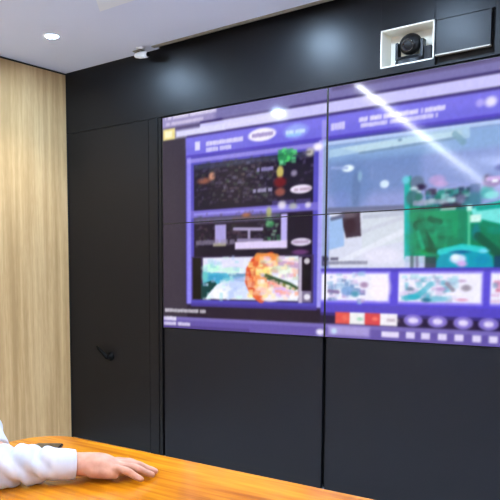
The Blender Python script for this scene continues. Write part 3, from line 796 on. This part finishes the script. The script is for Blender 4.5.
def lamp_box(name, label, cat, L, W, m, loc, rz, group=None):
    t = thing(name, label, cat, loc, (0, 0, rz), group)
    bm = nb(); box(bm, -L / 2, L / 2, -W / 2, W / 2, -.012, 0, .002); obj('housing', bm, M['white'], t)
    bm = nb(); box(bm, -L / 2 + .008, L / 2 - .008, -W / 2 + .008, W / 2 - .008, -.016, -.0121); obj('diffuser', bm, m, t)
    return t
# diagonal linear light whose mirror image crosses the lit displays
A, B = Vector((-2.71, 2.01)), Vector((-4.05, -4.93)); mid = (A + B) / 2; dv = B - A
lamp_box('ceiling_or_fill_light', 'long slim linear ceiling light mirrored as a diagonal streak in the displays', 'ceiling light', dv.length, .055, M['strip'], (mid.x, mid.y, ZC), math.atan2(dv.y, dv.x))
for x, y in [(-.9, 1.2), (-.9, -1.3), (1.4, 1.2), (1.4, -1.3), (-.9, -3.8), (1.4, -3.8), (-2.9, -2.6)]:  # unseen lights added as general fill for the room and ceiling
    t = lamp_box('ceiling_or_fill_light', 'added square fill light, unseen, hung under the ceiling and shining up and down', 'ceiling light', .6, .6, M['fill_panel'], (x, y, ZC - .30), 0, 'added square fill lights')
    bm = nb(); box(bm, -.292, .292, -.292, .292, .0001, .004); obj('fill_upper_diffuser', bm, M['fill_uplight'], t)
    for sx in (-.25, .25):
        bm = nb(); sweep(bm, [(sx, 0, .003), (sx, 0, .299)], [.003, .003], 8); obj('suspension_rod', bm, M['chrome'], t)

# ------------------------------------------------------------------ table
TZ = .75
def rounded_outline(x0, x1, y0, y1, r, n=10):
    pts = []
    for cx, cy, a0 in ((x1 - r, y1 - r, 0), (x0 + r, y1 - r, 90), (x0 + r, y0 + r, 180), (x1 - r, y0 + r, 270)):
        for k in range(n + 1):
            a = R(a0 + 90 * k / n); pts.append((cx + r * math.cos(a), cy + r * math.sin(a)))
    return pts
tb = thing('conference_table', 'glossy honey-orange wooden conference table with rounded corner in front of the displays', 'table', (0, 0, 0))
bm = nb(); ol = rounded_outline(-1.668, 1.5, .05, 1.345, .11)
v = [bm.verts.new((x, y, TZ)) for x, y in ol]; f = bm.faces.new(v)
ex = bmesh.ops.extrude_face_region(bm, geom=[f]); vs = [g for g in ex['geom'] if isinstance(g, bmesh.types.BMVert)]
bmesh.ops.translate(bm, vec=(0, 0, -.036), verts=vs); bmesh.ops.recalc_face_normals(bm, faces=bm.faces)
es = [e for e in bm.edges if len(e.link_faces) == 2 and e.calc_face_angle(0) > 1.2]
bmesh.ops.bevel(bm, geom=es, offset=.005, segments=3, profile=.5, affect='EDGES')
obj('tabletop', bm, M['table'], tb)
for x in (-1.15, 1.0):
    bm = nb(); box(bm, x - .04, x + .04, .35, 1.05, .02, TZ - .0362, .006); obj('leg', bm, M['table'], tb)
    bm = nb(); box(bm, x - .09, x + .09, .25, 1.15, 0, .02, .004); obj('foot', bm, M['trimgrey'], tb)
bm = nb(); box(bm, -1.11, .96, .66, .70, .45, .65, .003); obj('modesty_panel', bm, M['table'], tb)

# phone lying behind the cuff
ph = thing('mobile_phone', 'small dark phone lying on the table just behind the white cuff', 'phone', (-1.515, 1.202, TZ), (0, 0, R(38)))
bm = nb(); box(bm, -.036, .036, -.028, .028, 0, .009, .004); obj('phone_body', bm, M['phone'], ph)
bm = nb(); box(bm, -.032, .032, -.025, .025, .0091, .0096); obj('screen', bm, M['glass'], ph)

# ------------------------------------------------------------------ person at the table's left end
def v3(*a): return Vector(a)
Wr = v3(-1.222, 1.050, .788)             # right wrist
F = v3(math.cos(R(51)), math.sin(R(51)), 0).normalized(); S = v3(-F.y, F.x, 0); U = v3(0, 0, 1)
def H(f, s, u, W=Wr, F=F, S=S): return W + F * f + S * s + U * (u - .036)

def hand(bm, W, F, S, mirror=1):
    def h(f, s, u): return W + F * f + S * (s * mirror) + U * (u - .036)
    # u is height above the table
    def tube(p, r, n=5, seg=14): 
        q = interp([(*h(*a), *b) for a, b in zip(p, r)], n)
        sweep(bm, [x[:3] for x in q], [(x[3], x[4]) for x in q], seg)
    tube([(-.05, 0, .040), (0, 0, .036), (.03, .002, .034), (.06, .003, .031), (.088, .003, .024)],
         [(.031, .027), (.031, .026), (.036, .026), (.041, .024), (.038, .016)], seg=20)
    tube([(.03, -.020, .026), (.06, -.030, .022), (.078, -.034, .018)], [(.016, .018), (.014, .015), (.010, .011)])
    tube([(.01, .018, .026), (.05, .026, .024), (.08, .028, .022)], [(.018, .018), (.015, .016), (.011, .013)])
    fingers = [(.086, .031, 4, .073, .0092), (.092, .010, 0, .082, .0095), (.088, -.012, -5, .076, .0090), (.078, -.032, -18, .060, .0085)]
    for f0, s0, ang, ln, r in fingers:
        ca, sa = math.cos(R(ang)), math.sin(R(ang))
        p = []; rr = []
        for t, u, k in ((-.35, .022, 1.1), (0, .029, 1.18), (.25, .0285, 1.0), (.5, .0245, 1.08), (.74, .016, .92), (.90, .011, .86), (1, .0085, .72)):
            p.append((f0 + ca * ln * t, s0 + sa * ln * t, max(u, r * k * 1.02 + .0005))); rr.append((r * k * 1.08, r * k * 1.02))
        tube(p, rr)
    tube([(.005, .012, .026), (.028, .036, .022), (.055, .052, .017), (.075, .060, .013), (.092, .064, .010)],
         [(.017, .017), (.014, .014), (.0115, .011), (.0105, .0095), (.008, .0075)])

Lw = v3(-1.570, 1.070, .773); LF = v3(.84, -.54, 0).normalized(); LS = v3(-LF.y, LF.x, 0)
Re = v3(-1.385, .820, .792); Le = v3(-1.810, 1.110, .875)
Rs = v3(-1.530, .620, 1.045); Ls = v3(-1.800, .900, 1.055)
chest = (Rs + Ls) / 2; fwd = v3(.76, .65, 0).normalized(); side = v3(-fwd.y, fwd.x, 0)
hip = v3(-1.885, .572, .56)
nk = chest + v3(0, 0, .06) + fwd * .015
head = chest + v3(0, 0, .245) + fwd * .075
Rot = Matrix((side * -1, fwd, U)).transposed()       # local x = right, y = forward, z = up
def loc(o, x, y, z): return o + Rot @ Vector((x, y, z))

bm = nb()
hand(bm, Wr, F, S, 1); hand(bm, Lw, LF, LS, -1)
def limb(pts, rad, n=6, seg=18):
    q = interp([(*p, r) for p, r in zip(pts, rad)], n); sweep(bm, [x[:3] for x in q], [x[3] for x in q], seg)
limb([Rs, Rs.lerp(Re, .5), Re, Re.lerp(Wr, .4), Wr], [.050, .042, .034, .030, .026])
limb([Ls, Ls.lerp(Le, .5), Le, Le.lerp(Lw, .4), Lw], [.055, .046, .040, .039, .026])
def torso(bm, g=0):
    q = interp([(*hip, .165 + g, .115 + g), (*hip.lerp(chest, .35), .145 + g, .105 + g), (*hip.lerp(chest, .7), .165 + g, .115 + g), (*hip.lerp(chest, .93), .165 + g, .095 + g), (*(chest + U * .04), .09 + g, .06 + g)], 6)
    pts = [Vector(x[:3]) for x in q]
    rings = []
    for i, p in enumerate(pts):
        d = (pts[min(i + 1, len(pts) - 1)] - pts[max(i - 1, 0)]).normalized(); s = side.copy(); u = s.cross(d).normalized()
        rings.append([bm.verts.new(p + s * math.cos(t) * q[i][3] + u * math.sin(t) * q[i][4]) for t in (2 * PI * j / 28 for j in range(28))])
    for a, b in zip(rings, rings[1:]):
        for k in range(28): bm.faces.new((a[k], a[(k + 1) % 28], b[(k + 1) % 28], b[k]))
    bm.faces.new(rings[0][::-1]); bm.faces.new(rings[-1])
torso(bm)
limb([chest, nk, head - U * .05], [.07, .055, .055])
# legs under the table's end, seated
knee = [loc(hip, .14, .40, -.06), loc(hip, -.14, .40, -.06)]; ank = [loc(hip, .14, .37, -.47), loc(hip, -.14, .37, -.47)]
hj = [loc(hip, .09, 0, -.02), loc(hip, -.09, 0, -.02)]
for a, b, c in zip(hj, knee, ank):
    limb([a, a.lerp(b, .5), b, b.lerp(c, .4), c], [.09, .078, .058, .052, .036])
    limb([c, c + fwd * .09 - U * .045, c + fwd * .16 - U * .055], [.036, .032, .026])
# head with face
ell(bm, loc(head, 0, -.01, .035), (.077, .095, .095), Rot, 28)
ell(bm, loc(head, 0, .028, -.035), (.058, .062, .075), Rot, 24)
ell(bm, loc(head, 0, .062, -.085), (.024, .022, .02), Rot, 16)
sweep(bm, [loc(head, 0, .088, .012), loc(head, 0, .104, -.022)], [.008, .014], 12)
for sx in (-1, 1):
    ell(bm, loc(head, sx * .016, .094, -.028), (.010, .012, .008), Rot, 12)
    ell(bm, loc(head, sx * .077, -.008, -.008), (.010, .020, .032), Rot, 14)
    sweep(bm, [loc(head, sx * .012, .082, .028), loc(head, sx * .046, .068, .028)], [.009, .007], 10)
sweep(bm, [loc(head, -.022, .084, -.056), loc(head, 0, .091, -.055), loc(head, .022, .084, -.056)], [.005, .007, .005], 10)
body_me = fuse(bm, .0032, 3, .4)
pr = thing('person', 'person in a white coat resting one hand flat on the orange table', 'person', (hip.x, hip.y, 0))
def pobj(name, me, m, smooth=True, parent=pr):
    o = obj(name, me, m, smooth=smooth); o.parent = parent
    if parent is pr: o.matrix_parent_inverse = Matrix.Translation((-hip.x, -hip.y, 0))
    return o
body = pobj('body', body_me, M['skin'])
# fingernails
for (f0, s0, ang, ln, r) in [(.086, .031, 4, .073, .0092), (.092, .010, 0, .082, .0095), (.088, -.012, -5, .076, .0090), (.078, -.032, -18, .060, .0085)]:
    pass
for sx in (-1, 1):
    bm = nb(); ell(bm, loc(head, sx * .030, .0675, .010), (.013, .013, .010), Rot, 18); e = pobj('eye', bm, mat('eye_white', (230, 228, 224), .2))
    bm = nb(); ell(bm, loc(head, sx * .030, .0775, .009), (.0055, .0045, .0055), Rot, 14); pobj('iris', bm, M['glass'])
bm = nb()
ell(bm, loc(head, 0, -.022, .050), (.088, .100, .096), Rot, 32)
ell(bm, loc(head, 0, -.050, -.010), (.078, .070, .080), Rot, 24)
ell(bm, loc(head, .03, .052, .102), (.055, .045, .028), Rot, 20)
pobj('hair', fuse(bm, .006, 2), M['hair'])

# coat: torso shell plus sleeves with soft creases that run round the arm
def sleeve(bm, pts, rad, seed, creases):
    q = interp([(*p, r) for p, r in zip(pts, rad)], 22); n = len(q); rnd = random.Random(seed)
    P3 = [Vector(x[:3]) for x in q]; seg = 40; rings = []; acc = 0; ls = [0]
    for a, b in zip(P3, P3[1:]): acc += (b - a).length; ls.append(acc)
    for i, p in enumerate(P3):
        d = (P3[min(i + 1, n - 1)] - P3[max(i - 1, 0)]).normalized(); s = d.cross(U).normalized(); u = s.cross(d)
        ring = []
        tcuff = acc - ls[i]
        for j in range(seg):
            t = 2 * PI * j / seg
            fade = min(1, max(0, (tcuff - .045) / .03))
            w = 0
            for (am, fr, tw, ph_) in creases: w += am * (abs(math.sin(fr * ls[i] + tw * math.sin(t + ph_) + ph_)) - .5)
            rr = q[i][3] + w * fade
            if tcuff < .012: rr *= .97
            k = p + s * math.cos(t) * rr * 1.06 + u * math.sin(t) * rr * .96
            ring.append(bm.verts.new(k))
        rings.append(ring)
    for a, b in zip(rings, rings[1:]):
        for k in range(seg): bm.faces.new((a[k], a[(k + 1) % seg], b[(k + 1) % seg], b[k]))
    bm.faces.new(rings[0][::-1]); bm.faces.new(rings[-1])
bm = nb()
cr_ = [(.015, 58, 2.6, .4), (.007, 105, 1.8, 1.7)]
cw = Wr - F * .004
Re2 = Re + U * .006
sleeve(bm, [Rs, Rs.lerp(Re2, .5), Re2, Re2.lerp(cw, .35), Re2.lerp(cw, .7) + U * .003, cw], [.066, .055, .047, .044, .038, .035], 1, cr_)
Le2 = Le + U * .006; lcw = Lw + (Lw - Le).normalized() * .022
sleeve(bm, [Ls, Ls.lerp(Le2, .5), Le2, Le2.lerp(lcw, .5) + U * .006, lcw], [.072, .060, .052, .047, .038], 2, cr_)
torso(bm, .022)
for q_ in (Rs, Ls): ell(bm, q_ + (chest - q_) * .12 - U * .008, (.078, .078, .076))
ell(bm, chest - U * .01, (.13, .13, .07))
# skirt of the coat over the thighs
for a, b in zip(hj, knee):
    sweep(bm, [a - fwd * .03, a.lerp(b, .35), a.lerp(b, .6)], [.115, .108, .10], 20)
coat_me = fuse(bm, .0035, 1, .4)
# keep the cuffs open: the body passes through; keep cloth above the table top
def floor_clip(me, z, xy=lambda x, y: True):
    n_ = len(me.vertices); co = np.empty(n_ * 3, np.float32); me.vertices.foreach_get('co', co); co = co.reshape(-1, 3)
    sel = (co[:, 0] > -1.70) & (co[:, 1] > .0) & (co[:, 2] < z) & (co[:, 2] > z - .08)
    co[sel, 2] = z; me.vertices.foreach_set('co', co.ravel()); me.update()
floor_clip(coat_me, TZ + .0012); floor_clip(body_me, TZ + .0012)
coat = pobj('coat', coat_me, M['coat'])
bm = nb()
ca = nk + U * -.01
q = [ca + side * math.cos(t) * .078 + fwd * math.sin(t) * .07 + U * (.014 - .02 * math.sin(t)) for t in (2 * PI * k / 24 + PI * .62 for k in range(22))]
sweep(bm, q, [(.008, .022)] * len(q), 10); cl = pobj('collar', bm, M['coat'])
bm = nb()
for a, b, c in zip(hj, knee, ank):
    sweep(bm, interp([tuple(a), tuple(a.lerp(b, .5)), tuple(b), tuple(b.lerp(c, .5)), tuple(c + U * .02)], 5), [(.098 - .0022 * i) for i in range(21)], 20)
pobj('trousers', fuse(bm, .008, 2), M['trouser'])
for c in ank:
    bm = nb(); sweep(bm, [c - fwd * .045 - U * .045, c - U * .035 + fwd * .03, c + fwd * .11 - U * .05, c + fwd * .185 - U * .055], [(.040, .042), (.044, .050), (.046, .036), (.040, .030)], 20)
    for v_ in bm.verts: v_.co.z = max(v_.co.z, .002)
    pobj('shoe', bm, M['shoe'])

# chair under the person
ch = thing('office_chair', 'dark upholstered swivel chair under the seated person', 'chair', (hip.x - fwd.x * .02, hip.y - fwd.y * .02, 0), (0, 0, math.atan2(fwd.y, fwd.x) - PI / 2))
bm = nb(); box(bm, -.24, .24, -.22, .25, .375, .437, .022); obj('seat', bm, M['fabric_dark'], ch)
bm = nb(); box(bm, -.22, .22, -.285, -.24, .50, .98, .018); obj('backrest', bm, M['fabric_dark'], ch)
bm = nb(); sweep(bm, [(0, -.18, .372), (0, -.30, .40), (0, -.30, .62)], [.018, .018, .016], 12); obj('back_support', bm, M['blackplastic'], ch, smooth=True)
bm = nb(); lathe([(0, .09), (.028, .09), (.028, .25), (.018, .25), (.018, .374), (0, .374)], 20, bm); obj('gas_column', bm, M['chrome'], ch)
for k in range(5):
    a = 2 * PI * k / 5 + .3
    bm = nb(); sweep(bm, [(.01 * math.cos(a), .01 * math.sin(a), .10), (.27 * math.cos(a), .27 * math.sin(a), .075)], [(.022, .016), (.014, .011)], 12); lg = obj('leg', bm, M['blackplastic'], ch, smooth=True)
    bm = nb(); sweep(bm, [(.27 * math.cos(a) - .012 * math.sin(a), .27 * math.sin(a) + .012 * math.cos(a), .030), (.27 * math.cos(a) + .012 * math.sin(a), .27 * math.sin(a) - .012 * math.cos(a), .030)], [.029, .029], 18); obj('caster', bm, M['rubber'], lg, smooth=True)

# ------------------------------------------------------------------ camera
# focal length 736 px on a 500 px frame; optical axis 5.28 degrees down, 39.3 degrees left of the wall's normal;
# the photograph is an off-centre crop, hence the lens shift
cd = bpy.data.cameras.new('camera'); cam = bpy.data.objects.new('camera', cd); COL.objects.link(cam)
cd.sensor_width = 36; cd.lens = 36 * 736 / 500
cd.shift_x = (250 - 205) / 500; cd.shift_y = -(250 - 344) / 500 * 1.0
cam.location = (0, 0, 1.2); cam.rotation_euler = (R(90 - 5.279), 0, R(39.3)); cd.clip_start = .05
SC.camera = cam

w = bpy.data.worlds.new('world'); SC.world = w; w.use_nodes = True
w.node_tree.nodes['Background'].inputs[0].default_value = (.6, .65, .75, 1); w.node_tree.nodes['Background'].inputs[1].default_value = .3
vs = SC.view_settings; vs.view_transform = 'Standard'; vs.look = 'None'; vs.exposure = 0; vs.gamma = 1; vs.use_curve_mapping = False
